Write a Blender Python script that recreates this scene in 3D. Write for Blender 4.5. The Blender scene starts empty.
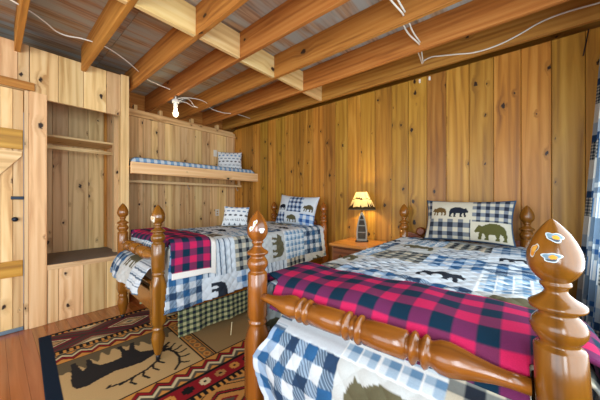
import bpy, bmesh, math, random
import numpy as np
from mathutils import Vector, Matrix

random.seed(7)
RNG = np.random.default_rng(7)
SC = bpy.context.scene
COL = SC.collection
PI = math.pi


# ------------------------------------------------------------------ helpers
def lin(c):
    c = c / 255.0
    return c / 12.92 if c <= 0.04045 else ((c + 0.055) / 1.055) ** 2.4


def rgb(r, g, b):
    return (lin(r), lin(g), lin(b))


def tag(o, label=None, cat=None, group=None, kind=None):
    if label: o['label'] = label
    if cat: o['category'] = cat
    if group: o['group'] = group
    if kind: o['kind'] = kind
    return o


def thing(name, label, cat, loc=(0, 0, 0), rotz=0.0, group=None):
    o = bpy.data.objects.new(name, None)
    COL.objects.link(o)
    o.location = loc
    o.rotation_euler = (0, 0, rotz)
    o.empty_display_size = 0.1
    return tag(o, label, cat, group)


def link_mesh(name, me, mat, parent=None, loc=None, rotz=0.0):
    o = bpy.data.objects.new(name, me)
    COL.objects.link(o)
    if mat: me.materials.append(mat)
    if parent: o.parent = parent
    if loc is not None: o.location = loc
    if rotz: o.rotation_euler = (0, 0, rotz)
    return o


class MB:
    """collects shapes with grain UVs and a per-piece random value, builds ONE mesh"""

    def __init__(self):
        self.v, self.f, self.uv, self.rn, self.sm = [], [], [], [], []

    def face(self, idx, uvs, rn, smooth):
        self.f.append(idx); self.uv.append(uvs); self.rn.append(rn); self.sm.append(smooth)

    def box(self, lo, hi, grain=2, bev=0.004, M=None, rn=None):
        lo = Vector(lo); hi = Vector(hi)
        c = (lo + hi) / 2; s = hi - lo
        bm = bmesh.new()
        bmesh.ops.create_cube(bm, size=1.0)
        for v in bm.verts: v.co = Vector((v.co.x * s.x, v.co.y * s.y, v.co.z * s.z))
        b = min(bev, min(s) * 0.45)
        if b > 0:
            bmesh.ops.bevel(bm, geom=bm.edges[:], offset=b, segments=2, profile=0.5, affect='EDGES')
        if rn is None: rn = random.random()
        ou, ov = random.random() * 40, random.random() * 40
        bm.normal_update()
        base = len(self.v)
        for v in bm.verts:
            p = v.co + c
            self.v.append(M @ p if M else p)
        for f in bm.faces:
            n = f.normal
            ax = max(range(3), key=lambda k: abs(n[k]))
            others = [k for k in range(3) if k != ax]
            if grain in others:
                vk = grain; uk = [k for k in others if k != grain][0]
            else:
                uk, vk = others
            uvs = []
            for l in f.loops:
                p = l.vert.co
                if grain == ax: uvs.append((p[uk] + ou + 3 * ax, p[vk] * 0.3 + ov))
                else: uvs.append((p[uk] + ou + 0.37 * ax, p[vk] + ov))
            self.face([base + l.vert.index for l in f.loops], uvs, rn, False)
        bm.free()
        return self

    def prism(self, pts, axis, a, b, rn=None, M=None):
        """polygon pts (2-D) extruded along axis from a to b"""
        if rn is None: rn = random.random()
        ou, ov = random.random() * 40, random.random() * 40
        def mk(p, t):
            if axis == 0: q = Vector((t, p[0], p[1]))
            elif axis == 1: q = Vector((p[0], t, p[1]))
            else: q = Vector((p[0], p[1], t))
            return M @ q if M else q
        n = len(pts); base = len(self.v)
        for t in (a, b):
            for p in pts: self.v.append(mk(p, t))
        for k, off in ((0, 0), (1, n)):
            idx = [base + off + i for i in range(n)]
            self.face(idx if k else idx[::-1], [(pts[i % n][1] + ou, pts[i % n][0] + ov) for i in (range(n) if k else range(n - 1, -1, -1))], rn, False)
        for i in range(n):
            j = (i + 1) % n
            L = math.dist(pts[i], pts[j])
            self.face([base + i, base + j, base + n + j, base + n + i], [(ou, ov), (ou, ov + L), (ou + b - a, ov + L), (ou + b - a, ov)], rn, False)
        return self

    def lathe(self, prof, seg=32, M=None, rn=None, cap=True):
        """prof: (z, r[, n]) stations round local z; n = superellipse power (2 round, 8 square)"""
        if rn is None: rn = random.random()
        ou, ov = random.random() * 40, random.random() * 40
        base = len(self.v); m = len(prof)
        for st in prof:
            z, r = st[0], st[1]; n = st[2] if len(st) > 2 else 2.0
            for k in range(seg):
                t = 2 * PI * k / seg + PI / seg
                c, s = math.cos(t), math.sin(t)
                rr = r / (abs(c) ** n + abs(s) ** n) ** (1 / n)
                p = Vector((rr * c, rr * s, z))
                self.v.append(M @ p if M else p)
        for i in range(m - 1):
            for k in range(seg):
                k2 = (k + 1) % seg
                u0, u1 = k / seg * 0.3, (k + 1) / seg * 0.3
                self.face([base + i * seg + k, base + i * seg + k2, base + (i + 1) * seg + k2, base + (i + 1) * seg + k],
                          [(ou + u0, ov + prof[i][0]), (ou + u1, ov + prof[i][0]), (ou + u1, ov + prof[i + 1][0]), (ou + u0, ov + prof[i + 1][0])], rn, True)
        if cap:
            for i, rev in ((0, True), (m - 1, False)):
                idx = [base + i * seg + k for k in range(seg)]
                if rev: idx = idx[::-1]
                self.face(idx, [(ou + 0.1 * math.cos(2 * PI * k / seg), ov + 0.1 * math.sin(2 * PI * k / seg)) for k in range(seg)], rn, False)
        return self

    def build(self, name, mat, parent=None, loc=None, rotz=0.0, sharp=None):
        me = bpy.data.meshes.new(name)
        me.from_pydata([tuple(v) for v in self.v], [], self.f)
        uvl = me.uv_layers.new(name='grain')
        flat = [c for f in self.uv for uv in f for c in uv]
        uvl.data.foreach_set('uv', flat)
        at = me.attributes.new('rnd', 'FLOAT', 'FACE')
        at.data.foreach_set('value', self.rn)
        me.polygons.foreach_set('use_smooth', self.sm)
        me.update()
        return link_mesh(name, me, mat, parent, loc, rotz)


def cloth(name, pos, colr, mat, parent=None, loc=None, rotz=0.0, mask=None, thick=0.0, offset=1.0, uv=None, closed=False):
    """grid mesh with pattern colours per vertex"""
    n, m = pos.shape[:2]
    idx = np.arange(n * m).reshape(n, m)
    a, b, c, d = idx[:-1, :-1], idx[1:, :-1], idx[1:, 1:], idx[:-1, 1:]
    quads = np.stack([a, b, c, d], -1)
    if mask is not None: quads = quads[mask]
    quads = quads.reshape(-1, 4)
    used = np.unique(quads)
    remap = -np.ones(n * m, int); remap[used] = np.arange(len(used))
    quads = remap[quads]
    me = bpy.data.meshes.new(name)
    P = pos.reshape(-1, 3)[used]
    me.vertices.add(len(P)); me.vertices.foreach_set('co', P.astype(np.float32).ravel())
    me.loops.add(quads.size); me.loops.foreach_set('vertex_index', quads.astype(np.int32).ravel())
    me.polygons.add(len(quads)); me.polygons.foreach_set('loop_start', np.arange(0, quads.size, 4, dtype=np.int32))
    me.update(calc_edges=True)
    me.polygons.foreach_set('use_smooth', np.ones(len(quads), bool))
    ca = me.color_attributes.new('pattern', 'FLOAT_COLOR', 'POINT')
    C = np.ones((len(P), 4), np.float32); C[:, :3] = colr.reshape(-1, 3)[used]
    ca.data.foreach_set('color', C.ravel())
    me.update()
    o = link_mesh(name, me, mat, parent, loc, rotz)
    if thick:
        md = o.modifiers.new('thickness', 'SOLIDIFY'); md.thickness = thick; md.offset = offset
    return o


def curve(name, pts, r, mat, parent=None, res=6, cyclic=False):
    cu = bpy.data.curves.new(name, 'CURVE'); cu.dimensions = '3D'
    cu.bevel_depth = r; cu.bevel_resolution = 3; cu.resolution_u = res; cu.use_fill_caps = True
    sp = cu.splines.new('BEZIER'); sp.bezier_points.add(len(pts) - 1); sp.use_cyclic_u = cyclic
    for bp, p in zip(sp.bezier_points, pts):
        bp.co = p; bp.handle_left_type = bp.handle_right_type = 'AUTO'
    tmp = bpy.data.objects.new(name + '_path', cu); COL.objects.link(tmp)
    me = bpy.data.meshes.new_from_object(tmp.evaluated_get(bpy.context.evaluated_depsgraph_get()))
    bpy.data.objects.remove(tmp); bpy.data.curves.remove(cu)
    me.name = name; me.materials.clear()
    for p in me.polygons: p.use_smooth = True
    return link_mesh(name, me, mat, parent)


# ------------------------------------------------------------------ materials
def new_mat(name):
    m = bpy.data.materials.new(name); m.use_nodes = True
    nt = m.node_tree
    return m, nt, nt.nodes['Principled BSDF']


def N(nt, typ, **kw):
    n = nt.nodes.new(typ)
    for k, v in kw.items():
        if k.startswith('i_'):
            key = k[2:]
            n.inputs[int(key) if key.isdigit() else key.replace('_', ' ')].default_value = v
        else: setattr(n, k, v)
    return n


def mixc(nt, fac, a, b, mode='MIX'):
    n = nt.nodes.new('ShaderNodeMix'); n.data_type = 'RGBA'; n.blend_type = mode
    for sock, val in ((0, fac), (6, a), (7, b)):
        if hasattr(val, 'links') or isinstance(val, bpy.types.NodeSocket): nt.links.new(val, n.inputs[sock])
        elif isinstance(val, (int, float)): n.inputs[sock].default_value = val
        else: n.inputs[sock].default_value = (*val, 1) if len(val) == 3 else val
    return n.outputs[2]


def math_n(nt, op, a, b=None, c=None, clamp=False):
    n = nt.nodes.new('ShaderNodeMath'); n.operation = op; n.use_clamp = clamp
    for i, val in enumerate((a, b, c)):
        if val is None: continue
        if isinstance(val, (int, float)): n.inputs[i].default_value = val
        else: nt.links.new(val, n.inputs[i])
    return n.outputs[0]


def ramp(nt, fac, stops):
    n = nt.nodes.new('ShaderNodeValToRGB')
    el = n.color_ramp.elements
    while len(el) < len(stops): el.new(0.5)
    for e, (p, c) in zip(el, stops):
        e.position = p; e.color = (*c, 1) if len(c) == 3 else c
    nt.links.new(fac, n.inputs[0])
    return n.outputs[0]


def wood(name, light, mid, dark, rough=0.45, coat=0.0, knots=1.0, knot_col=(60, 34, 16), var=0.35, spec=0.4, grain=1.0, streak=None, streak_amt=0.0, bump=0.12, knot_scale=3.0):
    m, nt, bs = new_mat(name)
    L = nt.links.new
    uv = N(nt, 'ShaderNodeUVMap', uv_map='grain')
    rn = N(nt, 'ShaderNodeAttribute', attribute_name='rnd').outputs['Fac']
    mp = N(nt, 'ShaderNodeMapping'); mp.inputs['Scale'].default_value = (16 * grain, 0.9 * grain, 1)
    L(uv.outputs[0], mp.inputs['Vector'])
    # knots
    mk = N(nt, 'ShaderNodeMapping'); mk.inputs['Scale'].default_value = (1.0, 0.62, 1)
    L(uv.outputs[0], mk.inputs['Vector'])
    vo = N(nt, 'ShaderNodeTexVoronoi', voronoi_dimensions='2D'); vo.inputs['Scale'].default_value = knot_scale
    kn = N(nt, 'ShaderNodeTexNoise', noise_dimensions='2D'); kn.inputs['Scale'].default_value = 38.0; L(uv.outputs[0], kn.inputs['Vector'])
    kd = N(nt, 'ShaderNodeVectorMath', operation='MULTIPLY_ADD'); L(kn.outputs['Color'], kd.inputs[0]); kd.inputs[1].default_value = (.022, .022, 0); L(mk.outputs[0], kd.inputs[2])
    L(kd.outputs[0], vo.inputs['Vector'])
    sep = N(nt, 'ShaderNodeSeparateColor'); L(vo.outputs['Color'], sep.inputs[0])
    size = math_n(nt, 'MULTIPLY_ADD', sep.outputs[0], 0.078, 0.014)
    gate = math_n(nt, 'GREATER_THAN', sep.outputs[1], 1.0 - 0.72 * knots)
    core = math_n(nt, 'SUBTRACT', 1.0, math_n(nt, 'DIVIDE', vo.outputs['Distance'], size), clamp=True)
    core = math_n(nt, 'MULTIPLY', math_n(nt, 'MULTIPLY', core, 2.6, clamp=True), gate)
    halo = math_n(nt, 'SUBTRACT', 1.0, math_n(nt, 'DIVIDE', vo.outputs['Distance'], math_n(nt, 'MULTIPLY_ADD', size, 3.2, 0.02)), clamp=True)
    halo = math_n(nt, 'MULTIPLY', halo, gate)
    # grain, bent round the knots
    add = N(nt, 'ShaderNodeVectorMath', operation='ADD')
    cmb = N(nt, 'ShaderNodeCombineXYZ'); L(math_n(nt, 'MULTIPLY', halo, 0.8), cmb.inputs[0])
    L(mp.outputs[0], add.inputs[0]); L(cmb.outputs[0], add.inputs[1])
    n1 = N(nt, 'ShaderNodeTexNoise', noise_dimensions='2D'); n1.inputs['Scale'].default_value = 1.0; n1.inputs['Detail'].default_value = 4.0; n1.inputs['Distortion'].default_value = 0.6
    L(add.outputs[0], n1.inputs['Vector'])
    wv = N(nt, 'ShaderNodeTexWave', bands_direction='X'); wv.inputs['Scale'].default_value = 0.32; wv.inputs['Distortion'].default_value = 5.0
    wv.inputs['Detail'].default_value = 2.0; wv.inputs['Detail Scale'].default_value = 0.6
    L(add.outputs[0], wv.inputs['Vector'])
    g = math_n(nt, 'ADD', math_n(nt, 'MULTIPLY', n1.outputs['Fac'], 0.86), math_n(nt, 'MULTIPLY', wv.outputs['Fac'], 0.14))
    col = ramp(nt, g, [(0.20, dark), (0.5, mid), (0.80, light)])
    if streak:
        ms = N(nt, 'ShaderNodeMapping'); ms.inputs['Scale'].default_value = (5, 0.8, 1); L(uv.outputs[0], ms.inputs['Vector'])
        ns = N(nt, 'ShaderNodeTexNoise', noise_dimensions='2D'); ns.inputs['Scale'].default_value = 1.4; ns.inputs['Detail'].default_value = 5
        L(ms.outputs[0], ns.inputs['Vector'])
        sf = ramp(nt, ns.outputs['Fac'], [(0.42, (0, 0, 0)), (0.62, (1, 1, 1))])
        col = mixc(nt, math_n(nt, 'MULTIPLY', sf, streak_amt), col, streak)
    val = math_n(nt, 'MULTIPLY_ADD', rn, var, 1.0 - var * 0.55)
    hs = N(nt, 'ShaderNodeHueSaturation'); L(col, hs.inputs['Color']); L(val, hs.inputs['Value'])
    L(math_n(nt, 'MULTIPLY_ADD', math_n(nt, 'FRACT', math_n(nt, 'MULTIPLY', rn, 7.3)), 0.02, 0.49), hs.inputs['Hue'])
    col = hs.outputs[0]
    col = mixc(nt, math_n(nt, 'MULTIPLY', halo, 0.4), col, tuple(a * 0.6 + b * 0.4 for a, b in zip(dark, rgb(*knot_col))))
    col = mixc(nt, core, col, rgb(*knot_col))
    L(col, bs.inputs['Base Color'])
    bs.inputs['Roughness'].default_value = rough
    bs.inputs['Coat Weight'].default_value = coat; bs.inputs['Coat Roughness'].default_value = 0.15
    bs.inputs['Specular IOR Level'].default_value = spec
    if bump:
        bp = N(nt, 'ShaderNodeBump'); bp.inputs['Strength'].default_value = bump; bp.inputs['Distance'].default_value = 0.002
        L(g, bp.inputs['Height']); L(bp.outputs[0], bs.inputs['Normal'])
    return m


def plain(name, col, rough=0.5, metal=0.0, emit=None, estr=0.0, noise=0.06, spec=0.4):
    m, nt, bs = new_mat(name)
    tc = N(nt, 'ShaderNodeTexCoord'); nz = N(nt, 'ShaderNodeTexNoise'); nz.inputs['Scale'].default_value = 25
    nt.links.new(tc.outputs['Object'], nz.inputs['Vector'])
    c = mixc(nt, nz.outputs['Fac'], tuple(k * (1 - noise) for k in col), tuple(min(1, k * (1 + noise)) for k in col))
    nt.links.new(c, bs.inputs['Base Color'])
    bs.inputs['Roughness'].default_value = rough; bs.inputs['Metallic'].default_value = metal
    bs.inputs['Specular IOR Level'].default_value = spec
    if emit:
        bs.inputs['Emission Color'].default_value = (*emit, 1); bs.inputs['Emission Strength'].default_value = estr
    return m


def fabric(name, rough=0.95, weave=900, bump=0.25, sheen=0.2, fuzz=0.12):
    m, nt, bs = new_mat(name)
    L = nt.links.new
    at = N(nt, 'ShaderNodeVertexColor', layer_name='pattern')
    tc = N(nt, 'ShaderNodeTexCoord'); nz = N(nt, 'ShaderNodeTexNoise'); nz.inputs['Scale'].default_value = weave * 0.25; nz.inputs['Detail'].default_value = 3
    L(tc.outputs['Object'], nz.inputs['Vector'])
    v = math_n(nt, 'MULTIPLY_ADD', nz.outputs['Fac'], fuzz * 2, 1 - fuzz)
    hs = N(nt, 'ShaderNodeHueSaturation'); L(at.outputs['Color'], hs.inputs['Color']); L(v, hs.inputs['Value'])
    L(hs.outputs[0], bs.inputs['Base Color'])
    bs.inputs['Roughness'].default_value = rough; bs.inputs['Specular IOR Level'].default_value = 0.15
    bs.inputs['Sheen Weight'].default_value = sheen
    bp = N(nt, 'ShaderNodeBump'); bp.inputs['Strength'].default_value = bump; bp.inputs['Distance'].default_value = 0.002
    L(nz.outputs['Fac'], bp.inputs['Height']); L(bp.outputs[0], bs.inputs['Normal'])
    return m


M_GOLD = wood('pine_gold', rgb(202, 152, 66), rgb(180, 126, 42), rgb(132, 86, 26), rough=0.45, coat=0.08, var=0.5, knots=1.1, knot_scale=4.6, knot_col=(40, 22, 10))
M_PALE = wood('pine_pale', rgb(240, 208, 158), rgb(226, 186, 130), rgb(182, 132, 78), rough=0.55, var=0.32, knots=1.05, knot_scale=4.2, knot_col=(44, 26, 14))
M_CLOSET = wood('pine_closet', rgb(234, 204, 154), rgb(220, 186, 134), rgb(176, 136, 88), rough=0.6, var=0.3, knots=1.05, knot_scale=4.2, knot_col=(44, 26, 14))
M_JOIST = wood('joist_fir', rgb(204, 146, 72), rgb(186, 122, 50), rgb(142, 86, 32), rough=0.6, var=0.25, knots=0.35, grain=1.3)
M_BLOCK = wood('blocking_pine', rgb(244, 214, 158), rgb(234, 196, 132), rgb(206, 160, 98), rough=0.65, var=0.12, knots=0.5)
M_DECK = wood('deck_plywood', rgb(204, 180, 146), rgb(176, 148, 116), rgb(124, 104, 82), rough=0.8, var=0.2, knots=0.12, streak=rgb(176, 184, 180), streak_amt=0.9, grain=1.6)
M_FLOOR = wood('floor_oak', rgb(176, 112, 62), rgb(154, 92, 46), rgb(122, 66, 30), rough=0.22, coat=0.35, var=0.12, knots=0.05)
M_MAPLE = wood('honey_maple', rgb(166, 104, 36), rgb(136, 80, 22), rgb(86, 48, 12), rough=0.25, coat=0.5, var=0.1, knots=0.12, grain=0.9, bump=0.04)
M_CHERRY = wood('dark_maple', rgb(140, 70, 30), rgb(116, 54, 22), rgb(84, 36, 14), rough=0.25, coat=0.5, var=0.1, knots=0.0, bump=0.04)
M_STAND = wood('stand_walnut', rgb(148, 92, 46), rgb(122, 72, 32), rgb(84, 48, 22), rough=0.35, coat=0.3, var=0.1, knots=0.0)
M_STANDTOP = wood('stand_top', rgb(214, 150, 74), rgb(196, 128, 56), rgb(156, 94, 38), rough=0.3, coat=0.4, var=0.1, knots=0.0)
M_BOAT = wood('boat_wood', rgb(182, 176, 160), rgb(150, 146, 132), rgb(104, 100, 90), rough=0.6, var=0.1, knots=0.0)
M_BOATIN = wood('boat_inside', rgb(92, 74, 54), rgb(70, 54, 38), rgb(48, 36, 26), rough=0.6, var=0.1, knots=0.0)
M_QUILT = fabric('quilt_cotton', bump=0.2, sheen=0.0)
M_FLEECE = fabric('plaid_fleece', weave=1400, bump=0.4, sheen=0.0, fuzz=0.2)
M_SKIRT = fabric('gingham_cotton', bump=0.15, sheen=0.05)
M_CURTAIN = fabric('curtain_cotton', bump=0.1, sheen=0.0)
_nt = M_CURTAIN.node_tree
_tr = _nt.nodes.new('ShaderNodeBsdfTranslucent'); _mx = _nt.nodes.new('ShaderNodeMixShader'); _mx.inputs[0].default_value = .5
_bs = _nt.nodes['Principled BSDF']
_nt.links.new(_bs.inputs['Base Color'].links[0].from_socket, _tr.inputs[0])
_nt.links.new(_bs.outputs[0], _mx.inputs[1]); _nt.links.new(_tr.outputs[0], _mx.inputs[2]); _nt.links.new(_mx.outputs[0], _nt.nodes['Material Output'].inputs[0])
M_RUG = fabric('rug_wool', weave=1200, bump=0.6, sheen=0.0, fuzz=0.3)
M_WHITE = plain('white_plastic', rgb(232, 228, 218), 0.4)
M_CABLE = plain('white_cable', rgb(225, 222, 210), 0.45)
M_BLACK = plain('black_metal', rgb(24, 24, 28), 0.4, spec=0.5)
M_IRON = plain('blued_iron', rgb(40, 48, 62), 0.4, metal=0.6)
M_BRASS = plain('aged_brass', rgb(120, 84, 40), 0.35, metal=0.8)
M_STEEL = plain('steel_hook', rgb(200, 200, 195), 0.3, metal=0.7)
M_SEAT = plain('grey_paint', rgb(118, 112, 106), 0.7, noise=0.15)
M_TICK = plain('mattress_ticking', rgb(222, 220, 212), 0.9)
M_CORD = plain('cream_cord', rgb(214, 200, 160), 0.9)
M_SWEEP = plain('door_sweep', rgb(110, 130, 145), 0.45, metal=0.3)
M_BULB = plain('lit_bulb', rgb(255, 240, 210), 0.3, emit=(1.0, 0.80, 0.48), estr=9.0)
M_PLAIN_WALL = plain('painted_board', rgb(196, 160, 110), 0.7)


# ------------------------------------------------------------------ patterns (numpy)
def arr(c, shape): return np.broadcast_to(np.array(c, float), (*shape, 3)).copy()


def checks(u, v, s, A, B, Mx, Mx2=None):
    a = (np.floor(u / s) % 2).astype(int); b = (np.floor(v / s) % 2).astype(int)
    out = arr(Mx, u.shape)
    if Mx2 is not None: out[(a == 0) & (b == 1)] = Mx2
    out[(a == 0) & (b == 0)] = A
    out[(a == 1) & (b == 1)] = B
    return out


def hatch(out, sel, u, v, pitch, colr):
    h = (np.floor((u + v) / pitch) % 2).astype(int) == 0
    out[sel & h] = colr


def inpoly(u, v, poly):
    r = np.zeros(u.shape, bool)
    n = len(poly); j = n - 1
    for i in range(n):
        xi, yi = poly[i]; xj, yj = poly[j]
        if yi != yj:
            r ^= ((yi > v) != (yj > v)) & (u < (xj - xi) * (v - yi) / (yj - yi) + xi)
        j = i
    return r


BEAR = [(0, .33), (.05, .42), (.10, .50), (.13, .57), (.17, .53), (.25, .52), (.35, .58), (.45, .62), (.6, .63), (.75, .60), (.9, .52), (.97, .38), (.98, .2), (.97, 0), (.84, 0), (.84, .04), (.88, .08), (.86, .2), (.78, .25), (.74, .12), (.75, 0), (.62, 0), (.62, .05), (.66, .1), (.62, .22), (.45, .22), (.42, .1), (.43, 0), (.30, 0), (.30, .05), (.34, .1), (.3, .22), (.25, .25), (.22, .1), (.2, 0), (.1, 0), (.12, .1), (.15, .28), (.08, .27), (.02, .26)]


def bear(out, u, v, x0, y0, w, colr, flip=False):
    a = (u - x0) / w
    if flip: a = 1 - a
    out[inpoly(a, (v - y0) / w, BEAR)] = colr


C_WHITE = rgb(198, 208, 216); C_CREAM = rgb(194, 188, 168); C_BLUE = rgb(42, 88, 132); C_NAVY = rgb(38, 60, 88)
C_MID = rgb(136, 158, 180); C_OLIVE = rgb(92, 88, 66); C_BLK = rgb(36, 42, 52); C_STEELB = rgb(78, 98, 118)
PATCH = 0.33


def quilt_pattern(u, v, shift=0, warm=None):
    out = arr(C_WHITE, u.shape)
    i = np.floor(u / PATCH).astype(int); j = np.floor(v / PATCH).astype(int)
    lu = u - i * PATCH; lv = v - j * PATCH
    typ = (i + j * 3 + shift) % 7
    def put(k, c):
        s = typ == k; out[s] = c[s]
    g = checks(lu, lv, PATCH / 6, C_WHITE, C_BLUE, C_MID)
    s1 = (np.floor(lu * 6 / PATCH) % 2) != (np.floor(lv * 6 / PATCH) % 2)
    hatch(g, s1, lu, lv, 0.0085, C_STEELB)
    nb = ((np.floor(lu * 6 / PATCH) // 2 + np.floor(lv * 6 / PATCH) // 2) % 2 == 0) & (np.floor(lu * 6 / PATCH) % 2 == 1) & (np.floor(lv * 6 / PATCH) % 2 == 1)
    g[nb] = C_NAVY
    put(0, g)
    b1 = arr(rgb(186, 191, 190), u.shape); bear(b1, lu, lv, 0.04, 0.145, 0.26, C_OLIVE)
    put(1, b1)
    st = arr(C_WHITE, u.shape)
    st[(lv % 0.055) < 0.011] = C_STEELB; st[(lv % 0.055 > 0.02) & (lv % 0.055 < 0.026)] = rgb(160, 176, 190)
    put(2, st)
    b2 = arr(C_WHITE, u.shape); bear(b2, lu, lv, 0.05, 0.08, 0.23, C_BLK, True)
    put(3, b2)
    pl = checks(lu, lv, PATCH / 10, rgb(206, 218, 226), rgb(104, 142, 176), rgb(160, 184, 204)); pl[(lu % 0.066 < 0.007) | (lv % 0.066 < 0.007)] = rgb(228, 232, 232)
    put(4, pl)
    g2 = checks(lu, lv, PATCH / 8, C_CREAM, C_BLK, rgb(120, 124, 120))
    put(5, g2)
    g3 = checks(lu, lv, PATCH / 6, C_WHITE, C_BLUE, rgb(140, 164, 190))
    put(6, g3)
    return out


def smooth_path(pts, n=400):
    p = np.array(pts, float)
    for _ in range(4):
        q = np.empty((len(p) * 2, p.shape[1])); q[0::2] = p; q[1::2] = p
        a = 0.75 * p[:-1] + 0.25 * p[1:]; b = 0.25 * p[:-1] + 0.75 * p[1:]
        mid = np.empty((2 * len(a), p.shape[1])); mid[0::2] = a; mid[1::2] = b
        p = np.vstack([p[:1], mid, p[-1:]])
    d = np.r_[0, np.cumsum(np.linalg.norm(np.diff(p, axis=0), axis=1))]
    return d, p


def along(path, s):
    d, p = path
    return np.stack([np.interp(s, d, p[:, k]) for k in range(p.shape[1])], -1)


# ------------------------------------------------------------------ the room shell
XW, XA, XC, YB, XR, YF = -3.57, -4.20, -4.36, 3.05, 0.64, -3.0
ZJ, ZD = 2.63, 2.888     # joist undersides, underside of the deck


def board_run(mb, edges, axis, face, z0, z1, th=0.02, sgn=1, jit=0.0025):
    """vertical boards; axis 'x' spans x on a plane y=face, axis 'y' spans y on a plane x=face"""
    for a, b in zip(edges[:-1], edges[1:]):
        j = random.random() * jit
        lo, hi = min(a, b) + 0.0015, max(a, b) - 0.0015
        if axis == 'x': mb.box((lo, face + j, z0), (hi, face + th, z1), 2, 0.004)
        else: mb.box((face - th, lo, z0), (face - j, hi, z1), 2, 0.004)


def struct(o):
    o['kind'] = 'structure'; return o


mb = MB()
y = YF - 0.1; k = 0
while y < YB + 0.06:
    mb.box((-4.5, y, -0.03), (-2.1, y + 0.083, 0), 0, 0.0015); mb.box((-2.098, y, -0.03), (0.75, y + 0.083, 0), 0, 0.0015); y += 0.0835
struct(mb.build('floor', M_FLOOR))

mb = MB()
edges = [0.65, .456, .26, .063, -.135, -.331, -.534, -.721, -.916, -1.106, -1.315, -1.509, -1.698, -1.897, -2.082, -2.285, -2.465, -2.669, -2.849, -3.063, -3.252, -3.458, -3.65, -3.831, -3.982, -4.2]
board_run(mb, edges, 'x', YB, 0.0, 2.605)
mb.box((-4.5, YB + 0.0205, 0), (0.75, YB + 0.05, 2.59), 2, 0); mb.box((-4.56, YB + 0.30, 2.3), (0.76, YB + 0.34, ZD), 0, 0); mb.box((-4.56, YB + .05, 2.3), (.76, YB + .30, 2.33), 0, 0)
struct(mb.build('wall_back', M_GOLD))

# wall with the door and the closet
mb = MB()
board_run(mb, [-3.0, -2.82, -2.62, -2.43, -2.24, -2.05, -1.84, -1.6, -1.42, -1.23, -1.05, -0.86, -0.66], 'y', XW, 0, 2.73)
board_run(mb, [-0.66, -0.47, -0.28, -0.06, .154, .228], 'y', XW, 2.30, 2.725)
board_run(mb, [.23, .432, .633, .836, .972], 'y', XW, 2.238, 2.72)
board_run(mb, [.352, .436, .633, .837, .972], 'y', XW - 0.004, 0, .536)
mb.box((XW - .032, YF, 0), (XW - .0205, -.665, 2.73), 2, 0); mb.box((XW - .032, -.66, 2.325), (XW - .0205, .228, 2.72), 2, 0); mb.box((XW - .032, .23, 2.238), (XW - .0205, .972, 2.715), 2, 0); mb.box((XW - .036, .352, 0), (XW - .0245, .972, .53), 2, 0)
struct(mb.build('wall_left', M_PALE))
mb = MB(); mb.box((XW - 0.05, .226, 0), (XW + 0.006, .349, 2.285), 2); struct(mb.build('trim_1', M_PALE))
mb = MB(); mb.box((XW - 0.09, .972, 0), (XW + 0.012, 1.056, 2.73), 2); struct(mb.build('trim_2', M_PALE))
mb = MB(); mb.box((XW, -0.75, 2.29), (XW + 0.03, .262, 2.365), 1); struct(mb.build('trim_3', M_JOIST))
mb = MB(); mb.box((XW - 0.10, .196, 0), (XW - 0.004, .224, 2.29), 2); mb.box((XW - 0.10, -0.70, 0), (XW - 0.004, -0.665, 2.29), 2); mb.box((XW - 0.10, -0.665, 2.29), (XW - 0.004, .196, 2.32), 1); struct(mb.build('trim_4', M_CLOSET))
# closet shell
mb = MB()
board_run(mb, [.27, .475, .62, .82, 1.04], 'y', XC, 0, 2.66)
mb.box((XC - .04, .25, 0), (XC - .0205, 1.04, 2.66), 2, 0)
mb.box((XC, 1.015, 0), (XW - 0.09, 1.035, 2.66), 2); mb.box((XC, .255, 0), (XW - 0.05, .275, 2.66), 2); mb.box((XC, .255, 2.66), (XW - 0.03, 1.035, 2.68), 1)
struct(mb.build('wall_closet', M_CLOSET))
mb = MB(); mb.box((-3.88, .965, .59), (-3.80, 1.013, 2.6), 2); struct(mb.build('trim_5', M_CLOSET))
mb = MB(); mb.box((XC + 0.002, .985, .59), (XC + 0.05, 1.013, 2.6), 2); struct(mb.build('trim_6', M_JOIST))
# alcove wall behind the bunk
mb = MB()
board_run(mb, [1.058, 1.20, 1.36, 1.425, 1.535, 1.632, 1.737, 1.845, 1.97, 2.09, 2.23, 2.36, 2.515, 2.656, 2.85, 3.048], 'y', XA, 0, 2.53)
mb.box((XA - 0.1, 1.04, 0), (XA - 0.021, 3.1, 2.53), 2, 0); mb.box((XC, 1.036, 0), (XW - 0.09, 1.056, 2.345), 2)
struct(mb.build('wall_alcove', M_PALE))
mb = MB(); mb.prism([(1.06, 2.44), (2.98, 2.44), (3.045, 2.455), (2.96, 2.535), (1.06, 2.535)], 0, XA, XA + 0.045); struct(mb.build('trim_7', M_PALE))
for i, (yy, zz) in enumerate(((1.31, 2.62), (1.66, 2.625), (2.17, 2.625), (2.66, 2.625))):
    mb = MB(); mb.box((XA - 0.09, yy, 2.53), (XA - 0.01, yy + 0.045, zz), 2); struct(mb.build(f'trim_{8 + i}', M_PALE))
mb = MB(); mb.box((-4.56, YF, 2.3), (-4.50, YB + 0.30, ZD), 1, 0); struct(mb.build('trim_12', M_JOIST))
# deck overhead
mb = MB(); yy = YF - 0.1
for xs in ((-4.56, -3.1), (-3.1, -1.88), (-1.88, -0.66), (-0.66, 0.76)):
    for ys in ((YF - 0.1, 0.82), (0.82, YB + 0.34)):
        mb.box((xs[0] + 0.001, ys[0] + 0.001, ZD), (xs[1] - 0.001, ys[1] - 0.001, ZD + 0.02), 1, 0.002)
struct(mb.build('ceiling', M_DECK))
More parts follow.
